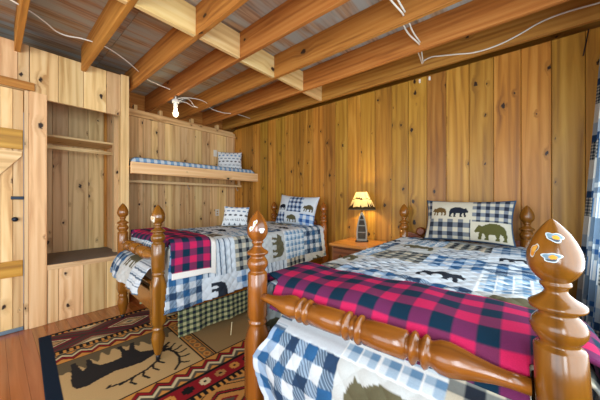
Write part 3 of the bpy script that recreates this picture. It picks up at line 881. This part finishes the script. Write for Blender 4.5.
# ------------------------------------------------------------------ nightstand
t = thing('nightstand', 'brown wooden nightstand with a drawer between the two beds', 'nightstand', (-1.39, 2.76, 0), 0.0)
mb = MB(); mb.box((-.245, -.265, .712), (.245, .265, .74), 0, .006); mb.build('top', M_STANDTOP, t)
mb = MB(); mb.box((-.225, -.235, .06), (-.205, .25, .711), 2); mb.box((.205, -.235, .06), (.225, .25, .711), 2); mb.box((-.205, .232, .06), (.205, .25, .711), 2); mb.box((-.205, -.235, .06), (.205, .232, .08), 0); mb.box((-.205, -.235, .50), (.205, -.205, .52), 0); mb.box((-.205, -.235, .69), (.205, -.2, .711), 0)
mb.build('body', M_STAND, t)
mb = MB(); mb.box((-.20, -.245, .523), (.20, -.215, .688), 0, .004); dr = mb.build('drawer', M_STAND, t)
for sx in (-.1, .1):
    mb = MB(); mb.lathe([(0, .008), (.012, .007), (.018, .014), (.026, .013), (.03, .003)], 16, Matrix.Translation((sx, -.245, .605)) @ Matrix.Rotation(PI / 2, 4, 'X')); mb.build('knob', M_BRASS, dr)
mb = MB(); mb.box((-.20, -.245, .085), (.20, -.218, .497), 2, .004); dd = mb.build('door', M_STAND, t)
mb = MB(); mb.box((-.13, -.252, .15), (.13, -.245, .43), 2, .003); mb.build('raised_panel', M_STAND, dd)
mb = MB(); mb.lathe([(0, .008), (.012, .007), (.018, .014), (.026, .013), (.03, .003)], 16, Matrix.Translation((.165, -.245, .33)) @ Matrix.Rotation(PI / 2, 4, 'X')); mb.build('knob', M_BRASS, dd)
for sx in (-1, 1):
    for yy in (-.22, .235):
        mb = MB(); mb.box((sx * .205 - .02, yy - .015, 0), (sx * .205 + .02, yy + .015, .06), 2); mb.build('leg', M_STAND, t)

# ------------------------------------------------------------------ boat lamp
lx, ly = -1.395, 2.85
face = math.atan2(lx, -ly) * 1.0
t = thing('table_lamp', 'lit canoe shaped table lamp with treeline shade on the nightstand', 'lamp', (lx, ly, .741), math.radians(24))
def arch(w, h, z0, n=14):
    pts = [(-w * .86, z0), (w * .86, z0)]
    for k in range(1, n + 1):
        f = k / n; pts.append((w * math.cos(f * PI / 2) ** .62 * (1 if f > .3 else .86 + .14 * (f / .3)), z0 + (h - z0) * f))
    for k in range(n - 1, 0, -1):
        p = pts[1 + k]; pts.append((-p[0], p[1]))
    return pts
outer = arch(.068, .355, .012); inner = arch(.050, .322, .03)
mb = MB(); mb.prism(outer, 1, .028, .04)
# rim between the outer and inner outline
n = len(outer); ub, vb = random.random(), random.random()
base = len(mb.v)
for yy in (-.045, .03):
    for p in outer: mb.v.append(Vector((p[0], yy, p[1])))
    for p in inner: mb.v.append(Vector((p[0], yy, p[1])))
for i in range(n):
    j = (i + 1) % n
    mb.face([base + i, base + j, base + n + j, base + n + i], [(ub, vb), (ub, vb + .03), (ub + .02, vb + .03), (ub + .02, vb)], .5, False)
    mb.face([base + j, base + i, base + 2 * n + i, base + 2 * n + j], [(ub, vb), (ub, vb + .03), (ub + .07, vb + .03), (ub + .07, vb)], .5, False)
    mb.face([base + n + i, base + n + j, base + 3 * n + j, base + 3 * n + i], [(ub, vb), (ub, vb + .03), (ub + .07, vb + .03), (ub + .07, vb)], .3, False)
hull = mb.build('canoe_body', M_BOAT, t)
mb = MB(); mb.prism(inner, 1, .018, .027); mb.build('back_panel', M_BOATIN, hull)
for zz, ww in ((.105, .045), (.185, .046), (.255, .036)):
    mb = MB(); mb.box((-ww, -.04, zz), (ww, .018, zz + .008), 0, .001); mb.build('shelf', M_BOAT, hull)
mb = MB(); mb.box((-.075, -.055, 0), (.075, .05, .012), 0, .003); mb.build('base', M_BOATIN, t)
mb = MB(); mb.lathe([(.352, .012), (.365, .014), (.38, .010), (.42, .010), (.425, .016), (.47, .016)], 16); mb.build('lamp_holder', M_BRASS, t)
mb = MB(); mb.lathe([(.47, .012), (.485, .02), (.51, .028), (.53, .026), (.545, .014), (.55, .002)], 16); lampbulb = mb.build('bulb', M_BULB, t)
sm, snt, sbs = new_mat('lit_shade_paper')
va = N(snt, 'ShaderNodeVertexColor', layer_name='pattern')
tr = N(snt, 'ShaderNodeBsdfTranslucent'); df = N(snt, 'ShaderNodeBsdfDiffuse'); mx = N(snt, 'ShaderNodeMixShader'); mx.inputs[0].default_value = .18
snt.links.new(va.outputs['Color'], tr.inputs[0]); snt.links.new(va.outputs['Color'], df.inputs[0]); snt.links.new(df.outputs[0], mx.inputs[1]); snt.links.new(tr.outputs[0], mx.inputs[2])
snt.links.new(mx.outputs[0], snt.nodes['Material Output'].inputs[0])
nth, nz_ = 240, 90
a, f = np.meshgrid(np.linspace(0, 2 * PI, nth), np.linspace(0, 1, nz_), indexing='ij')
rr = .165 + (.062 - .165) * f
pos = np.stack([rr * np.cos(a), rr * np.sin(a), .383 + .215 * f], -1)
c = arr(rgb(226, 200, 140), a.shape)
spike = np.zeros_like(a)
for k in range(46):
    a0 = RNG.random() * 2 * PI; hh = .14 + .20 * RNG.random(); wd = .05 + .05 * RNG.random()
    d = np.abs((a - a0 + PI) % (2 * PI) - PI); spike = np.maximum(spike, hh * np.clip(1 - d / wd, 0, 1))
c[f < .16 + spike + .02 * np.sin(a * 9)] = rgb(52, 40, 22)
rid = .58 + .02 * np.sin(a * 5) + .012 * np.sin(a * 13)
c[np.abs(f - rid) < .018] = rgb(84, 62, 30)
c[(f > rid) & (f < rid + .05 + .05 * np.abs(np.sin(a * 11))) & (np.sin(a * 3 + 1) > .3)] = rgb(84, 62, 30)
c[(f < .045)] = rgb(70, 72, 68); c[f > .96] = rgb(96, 84, 60)
cloth('lamp_shade', pos, c, sm, t)

# ------------------------------------------------------------------ lodge rug with an elk
RU, RV = 2.06, 2.13
step = .0062
u, v = np.meshgrid(np.linspace(0, RU, int(RU / step)), np.linspace(0, RV, int(RV / step)), indexing='ij')
K_BLK, K_TAN, K_RED, K_GRY, K_GOLD, K_CRM, K_NAVY, K_WINE = rgb(24, 22, 22), rgb(186, 146, 92), rgb(132, 24, 32), rgb(84, 78, 66), rgb(196, 136, 66), rgb(206, 190, 150), rgb(16, 32, 50), rgb(104, 30, 44)
c = arr(rgb(186, 156, 108), u.shape)
def band(a, b): return (u >= a) & (u < b)
def dashes(a, b, p=.042):
    s = band(a, b); c[s] = K_BLK; c[s & ((v % p) < p * .45) & (u > a + (b - a) * .25)] = K_GOLD
def zigzag(a, b, flip=False):
    s = band(a, b); w = b - a; z = np.abs(((v / .115) % 1) - .5) * 2
    f = (u - a) / w
    if flip: f = 1 - f
    g = f - z * .36
    cc = arr(K_GRY, u.shape)
    for lo_, hi_, col_ in ((-1, .06, K_GOLD), (.06, .12, K_BLK), (.12, .30, K_RED), (.30, .36, K_BLK), (.36, .52, K_CRM), (.52, .72, K_GRY), (.72, 2, K_GOLD)):
        k = (g >= lo_) & (g < hi_); cc[k] = col_
    c[s] = cc[s]
    c[band(a - .006, a + .006) | band(b - .006, b + .006)] = K_BLK
def diamonds(a, b, off):
    s = band(a, b); cu = (a + b) / 2
    d = np.abs((u - cu) / ((b - a) / 2)) + np.abs((((v + off) / .62) % 1) - .5) * 2
    cc = arr(rgb(64, 58, 50), u.shape)
    for lo_, hi_, col_ in ((0, .13, K_GRY), (.13, .2, K_CRM), (.2, .42, rgb(166, 132, 92)), (.42, .50, K_BLK), (.50, .58, K_CRM), (.58, .80, K_WINE), (.80, 1.0, rgb(60, 56, 48)), (1.0, 1.14, K_WINE), (1.14, 1.34, rgb(72, 66, 56)), (1.34, 1.48, K_WINE), (1.48, 1.7, rgb(150, 128, 96))):
        k = (d >= lo_) & (d < hi_); cc[k] = col_
    tri = (d > 1.72); cc[tri] = K_CRM
    c[s] = cc[s]
c[band(0, .02)] = K_BLK
dashes(.02, .055); diamonds(.055, .40, -.33); dashes(.40, .47); zigzag(.48, .635, True); zigzag(1.37, 1.53)
# field with grass and elk
fld = band(.641, 1.364) & (v < .85)
gr = fld & (u < .73 + .05 * np.abs(np.sin(v * 37)) + .03 * np.sin(v * 90) + .05 * np.sin(v * 11)); c[gr] = rgb(96, 84, 62)
elk = [(.70, .15), (.70, .175), (.78, .185), (.86, .20), (.83, .225), (.72, .235), (.72, .26), (.80, .265), (.87, .30), (.885, .37), (.875, .43), (.80, .445), (.69, .44), (.69, .47), (.79, .475), (.80, .495), (.70, .53), (.70, .56), (.82, .535), (.90, .555), (.94, .62), (.945, .68), (.965, .735), (.99, .745), (1.0, .70), (1.05, .69), (1.01, .66), (1.03, .60), (1.06, .52), (1.05, .44), (1.03, .36), (1.05, .27), (1.075, .20), (1.06, .145), (1.0, .125), (.92, .13), (.84, .14)]
c[inpoly(u, v, elk) & fld] = rgb(40, 38, 38)
def stroke(pts, w):
    for (a0, b0), (a1, b1) in zip(pts[:-1], pts[1:]):
        dx, dy = a1 - a0, b1 - b0; tt = np.clip(((u - a0) * dx + (v - b0) * dy) / (dx * dx + dy * dy), 0, 1)
        c[(np.hypot(u - a0 - tt * dx, v - b0 - tt * dy) < w) & fld] = rgb(34, 32, 32)
stroke([(.99, .68), (1.06, .645), (1.13, .60), (1.18, .52), (1.20, .43), (1.22, .35)], .010)
for q in ((1.10, .62, 1.19, .63), (1.15, .57, 1.25, .575), (1.18, .50, 1.29, .50), (1.20, .43, 1.29, .42), (1.21, .38, 1.18, .30)): stroke([q[:2], ((q[0] + q[2]) / 2, q[3] - .02), q[2:]], .008)
stroke([(.99, .69), (1.05, .725), (1.12, .745), (1.20, .74), (1.28, .71), (1.33, .66)], .010)
for q in ((1.03, .71, .98, .79), (1.08, .735, 1.05, .82), (1.14, .745, 1.13, .825), (1.20, .74, 1.22, .81), (1.26, .715, 1.31, .765)): stroke([q[:2], ((q[0] + q[2]) / 2 + .01, (q[1] + q[3]) / 2), q[2:]], .008)
stroke([(.97, .70), (.93, .76)], .012); stroke([(1.0, .66), (1.03, .73)], .02)
# cross band and second field
s = band(.641, 1.364) & (v >= .85) & (v < .968); c[s] = K_BLK
c[s & (np.abs(v - .909) < .034)] = rgb(120, 96, 64)
lens = np.hypot((((u / .085) % 1) - .5) * .085 / .036, (v - .909) / .026); c[s & (lens < 1)] = K_GOLD; c[s & (lens < .55)] = rgb(150, 92, 44)
c[s & (np.abs(v - .866) < .006)] = K_GOLD; c[s & (np.abs(v - .953) < .006)] = K_GOLD
s = band(.641, 1.364) & (v >= .968); c[s] = rgb(150, 122, 82)
# red band with flowers
s = band(1.54, 1.672); c[s] = K_RED; c[band(1.532, 1.544) | band(1.668, 1.68)] = K_BLK
fl_i = np.floor(v / .115); fu = (u - 1.606) / .038; fv = (((v / .115) % 1) - .5) * .115 / .038
flower = (np.maximum(np.abs(fu), np.abs(fv) * .6) < .55) | (np.maximum(np.abs(fu) * .6, np.abs(fv)) < .55)
for k, col_ in ((0, K_GOLD), (1, K_BLK), (2, K_CRM), (3, rgb(168, 120, 70))): c[s & flower & (fl_i % 4 == k)] = col_
c[s & (np.hypot(fu, fv) < .3)] = K_BLK
dashes(1.68, 1.73)
s = band(1.73, 2.02)
d = np.abs((u - 1.875) / .145) + np.abs(((v / .5) % 1) - .5) * 2
c[s] = rgb(186, 132, 70)
for lo_, hi_, col_ in ((0, .25, K_GRY), (.25, .35, K_RED), (.62, .70, K_BLK), (.70, .80, K_RED), (.80, .86, K_BLK), (1.25, 1.32, K_BLK), (1.45, 1.6, K_GRY)): c[s & (d >= lo_) & (d < hi_)] = col_
c[band(2.02, 2.1)] = K_BLK
c[(v < .075) | (v > RV - .075)] = K_NAVY
hx = .010 + .0010 * np.sin(u * 900) * 0
pos = np.stack([u, v, np.full_like(u, .010)], -1)
o = cloth('area_rug', pos, c, M_RUG, loc=(-3.25, .263, 0), rotz=-math.radians(3.0), thick=.009, offset=-1)
tag(o, 'patterned lodge rug with a dark elk and red bands on the floor', 'rug')

# ------------------------------------------------------------------ curtain
n, m = 260, 420
a, z = np.meshgrid(np.linspace(0, 1, n), np.linspace(.04, 2.42, m), indexing='ij')
dr = np.clip((2.40 - z) / 1.4, 0, 1.7)
yv = 2.99 - a * .72
xx = .535 - .085 * dr + (.022 + .012 * dr) * np.sin(a * 2 * PI * 5 + .4 + .3 * z) + a * .02 * dr
pos = np.stack([xx, yv, z], -1)
lu = a * 1.5 + 20; c = arr(C_WHITE, a.shape)
i = np.floor(lu / .12).astype(int); j = np.floor(z / .14).astype(int); ty = (i * 3 + j * 2) % 6
ck = checks(lu, z, .035, rgb(206, 214, 216), rgb(50, 90, 140), rgb(130, 150, 170)); fine = checks(lu, z, .012, rgb(190, 186, 172), rgb(40, 48, 58), rgb(110, 116, 120))
for k, col_ in ((0, rgb(158, 170, 180)), (1, rgb(226, 230, 230)), (2, rgb(204, 202, 194)), (3, None), (4, None), (5, rgb(118, 142, 166))):
    s = ty == k
    c[s] = ck[s] if k == 3 else fine[s] if k == 4 else col_
st = (ty == 1) & ((lu % .03) < .008); c[st] = rgb(90, 140, 190)
c[(ty == 0) & (z % .14 < .05)] = rgb(40, 66, 100)
o = cloth('window_curtain', pos, c, M_CURTAIN)
tag(o, 'blue, grey and white patchwork plaid curtain hanging by the back corner', 'curtain')

# ------------------------------------------------------------------ ceiling wiring
o = curve('electrical_cable', [(-2.93, .06, 2.77), (-2.956, .181, 2.75), (-3.045, .285, 2.75), (-3.15, .396, 2.75), (-3.09, .55, 2.75), (-3.08, .693, 2.75), (-3.164, .856, 2.75), (-3.372, 1.091, 2.75), (-3.50, 1.211, 2.75), (-3.60, 1.50, 2.755), (-3.58, 1.60, 2.74)], .006, M_CABLE)
tag(o, 'white electrical cable strung under the weathered deck above the closet', 'cable')
o = curve('electrical_cable', [(-3.455, 1.592, 2.60), (-3.44, 1.70, 2.64), (-3.50, 2.04, 2.68), (-3.58, 2.10, 2.67), (-3.62, 2.40, 2.655), (-3.60, 2.52, 2.67), (-3.55, 2.62, 2.67), (-3.60, 2.94, 2.69)], .006, M_CABLE)
tag(o, 'white electrical cable running from the bare bulb towards the back wall', 'cable')
o = curve('electrical_cable', [(-.60, 1.30, 2.68), (-.585, 1.50, 2.47 + .19), (-.60, 1.592, 2.72), (-.63, 1.75, 2.70), (-.63, 2.0, 2.68), (-.65, 2.092, 2.73), (-.66, 2.3, 2.70), (-.655, 2.52, 2.70), (-.67, 2.6, 2.73), (-.72, 2.90, 2.69), (-.73, 2.955, 2.73), (-.66, 2.953, 2.745), (-.571, 2.954, 2.727), (-.42, 2.953, 2.69), (-.272, 2.954, 2.655), (-.084, 2.954, 2.66), (.054, 2.954, 2.695), (.182, 2.954, 2.74), (.301, 2.954, 2.755), (.515, 2.954, 2.745)], .0065, M_CABLE)
tag(o, 'white electrical cable crossing the last joist above the curtain bed', 'cable')
o = curve('electrical_cable', [(-.62, 1.30, 2.70), (-.60, 1.52, 2.69), (-.66, 1.592, 2.75), (-.69, 1.75, 2.72), (-.645, 2.03, 2.67), (-.70, 2.092, 2.75), (-.70, 2.3, 2.70), (-.66, 2.52, 2.68), (-.71, 2.62, 2.74), (-.735, 2.92, 2.69)], .0065, M_CABLE)
tag(o, 'second white cable paired through the joists over the bear pillow bed', 'cable')
o = curve('hanging_cord', [(.47, 3.03, 2.60), (.455, 3.025, 2.50), (.44, 3.03, 2.40)], .004, M_BLACK)
tag(o, 'short black cord hanging at the back corner above the curtain', 'cord')
o = curve('tie_cord', [(-1.99, 1.70, .115), (-1.95, 1.66, .05), (-1.90, 1.62, .018), (-1.84, 1.60, .016), (-1.80, 1.66, .017)], .004, M_CORD)
tag(o, 'cream tie cord trailing on the rug from the gingham bed skirt', 'cord')
o = curve('tie_cord', [(-2.0, 1.42, .11), (-1.98, 1.40, .05), (-1.96, 1.38, .017)], .004, M_CORD)
tag(o, 'short cream tie cord hanging below the gingham bed skirt', 'cord')
for xx in (-.80, -.70):
    mb = MB(); mb.box((xx, 3.035, 2.545), (xx + .018, 3.056, 2.585), 2, .003); o = mb.build('cable_clip', M_WHITE)
    tag(o, 'small white cable clip at the top of the gold pine wall, ' + ('left' if xx < -.75 else 'right') + ' of a pair', 'cable clip', 'white cable clips')

bx_, by_ = -3.48, 1.575
t = thing('ceiling_bulb', 'lit bare bulb in a white holder under a ceiling joist', 'light bulb', (bx_, by_, 2.585))
mb = MB(); mb.lathe([(-.045, .04), (-.04, .046), (-.012, .046), (0, .038)], 24); mb.lathe([(-.002, .010), (.044, .010)], 12); mb.build('junction_box', M_WHITE, t)
mb = MB(); mb.lathe([(-.115, .022), (-.11, .026), (-.06, .028), (-.046, .036)], 20); mb.build('lamp_holder', M_WHITE, t)
mb = MB(); mb.lathe([(-.232, .003), (-.228, .014), (-.215, .027), (-.19, .034), (-.165, .030), (-.14, .020), (-.116, .016)], 20); bulb = mb.build('bulb', M_BULB, t)
curve('wire', [(.03, .03, -.02), (.06, .10, .03), (.02, .20, .035), (.0, .26, -.01), (.03, .30, -.03)], .004, M_CABLE, t)
curve('wire', [(.04, .02, -.03), (.05, .12, -.015), (.02, .22, -.03), (.0, .30, -.02)], .004, M_CABLE, t)

# ------------------------------------------------------------------ lights
def area(name, loc, rot, sx, sy, power, colr):
    l = bpy.data.lights.new(name, 'AREA'); l.shape = 'RECTANGLE'; l.size = sx; l.size_y = sy; l.energy = power; l.color = colr
    o = bpy.data.objects.new(name, l); COL.objects.link(o); o.location = loc; o.rotation_euler = rot
    return o
def point(name, loc, power, colr, r):
    l = bpy.data.lights.new(name, 'POINT'); l.energy = power; l.color = colr; l.shadow_soft_size = r
    o = bpy.data.objects.new(name, l); COL.objects.link(o); o.location = loc
    return o
area('daylight_right_window', (XR + .03, (WY0 + WY1) / 2, (WZ0 + WZ1) / 2), (0, PI / 2, 0), WZ1 - WZ0 - .1, WY1 - WY0 - .1, 75, (.80, .92, 1.0))
area('fill_light_side', (XR + .03, (VY0 + VY1) / 2, (WZ0 + WZ1) / 2), (0, PI / 2, 0), WZ1 - WZ0 - .1, VY1 - VY0 - .1, 165, (.82, .93, 1.0))  # added fill lamp aimed at the left wall, no known source
area('fill_light_front', ((FX0 + FX1) / 2, YF - .03, (FZ0 + FZ1) / 2), (PI / 2, 0, 0), FX1 - FX0 - .1, FZ1 - FZ0 - .1, 118, (.84, .93, 1.0))  # added soft fill from behind the camera
point('table_lamp_light', (lx, ly, .741 + .515), 52, (1.0, .72, .36), .035)
point('ceiling_bulb_light', (bx_, by_, 2.585 - .19), 14, (1.0, .80, .5), .04)

w = bpy.data.worlds.new('World'); SC.world = w; w.use_nodes = True
w.node_tree.nodes['Background'].inputs[0].default_value = (.75, .86, 1.0, 1); w.node_tree.nodes['Background'].inputs[1].default_value = .6

# ------------------------------------------------------------------ camera
cd = bpy.data.cameras.new('camera'); cam = bpy.data.objects.new('camera', cd); COL.objects.link(cam)
cam.location = (0, 0, 1.25); cam.rotation_euler = (PI / 2, 0, math.radians(39.69))
cd.sensor_width = 36; cd.lens = 36 * 255.4 / 600; cd.shift_y = -1 / 600; cd.clip_start = .02
SC.camera = cam

SC.view_settings.view_transform = 'Standard'; SC.view_settings.look = 'None'
SC.view_settings.exposure = -0.28; SC.view_settings.gamma = 1.0; SC.view_settings.use_curve_mapping = False
SC.cycles.use_denoising = True
SC.cycles.max_bounces = 10; SC.cycles.diffuse_bounces = 6; SC.cycles.sample_clamp_indirect = 6
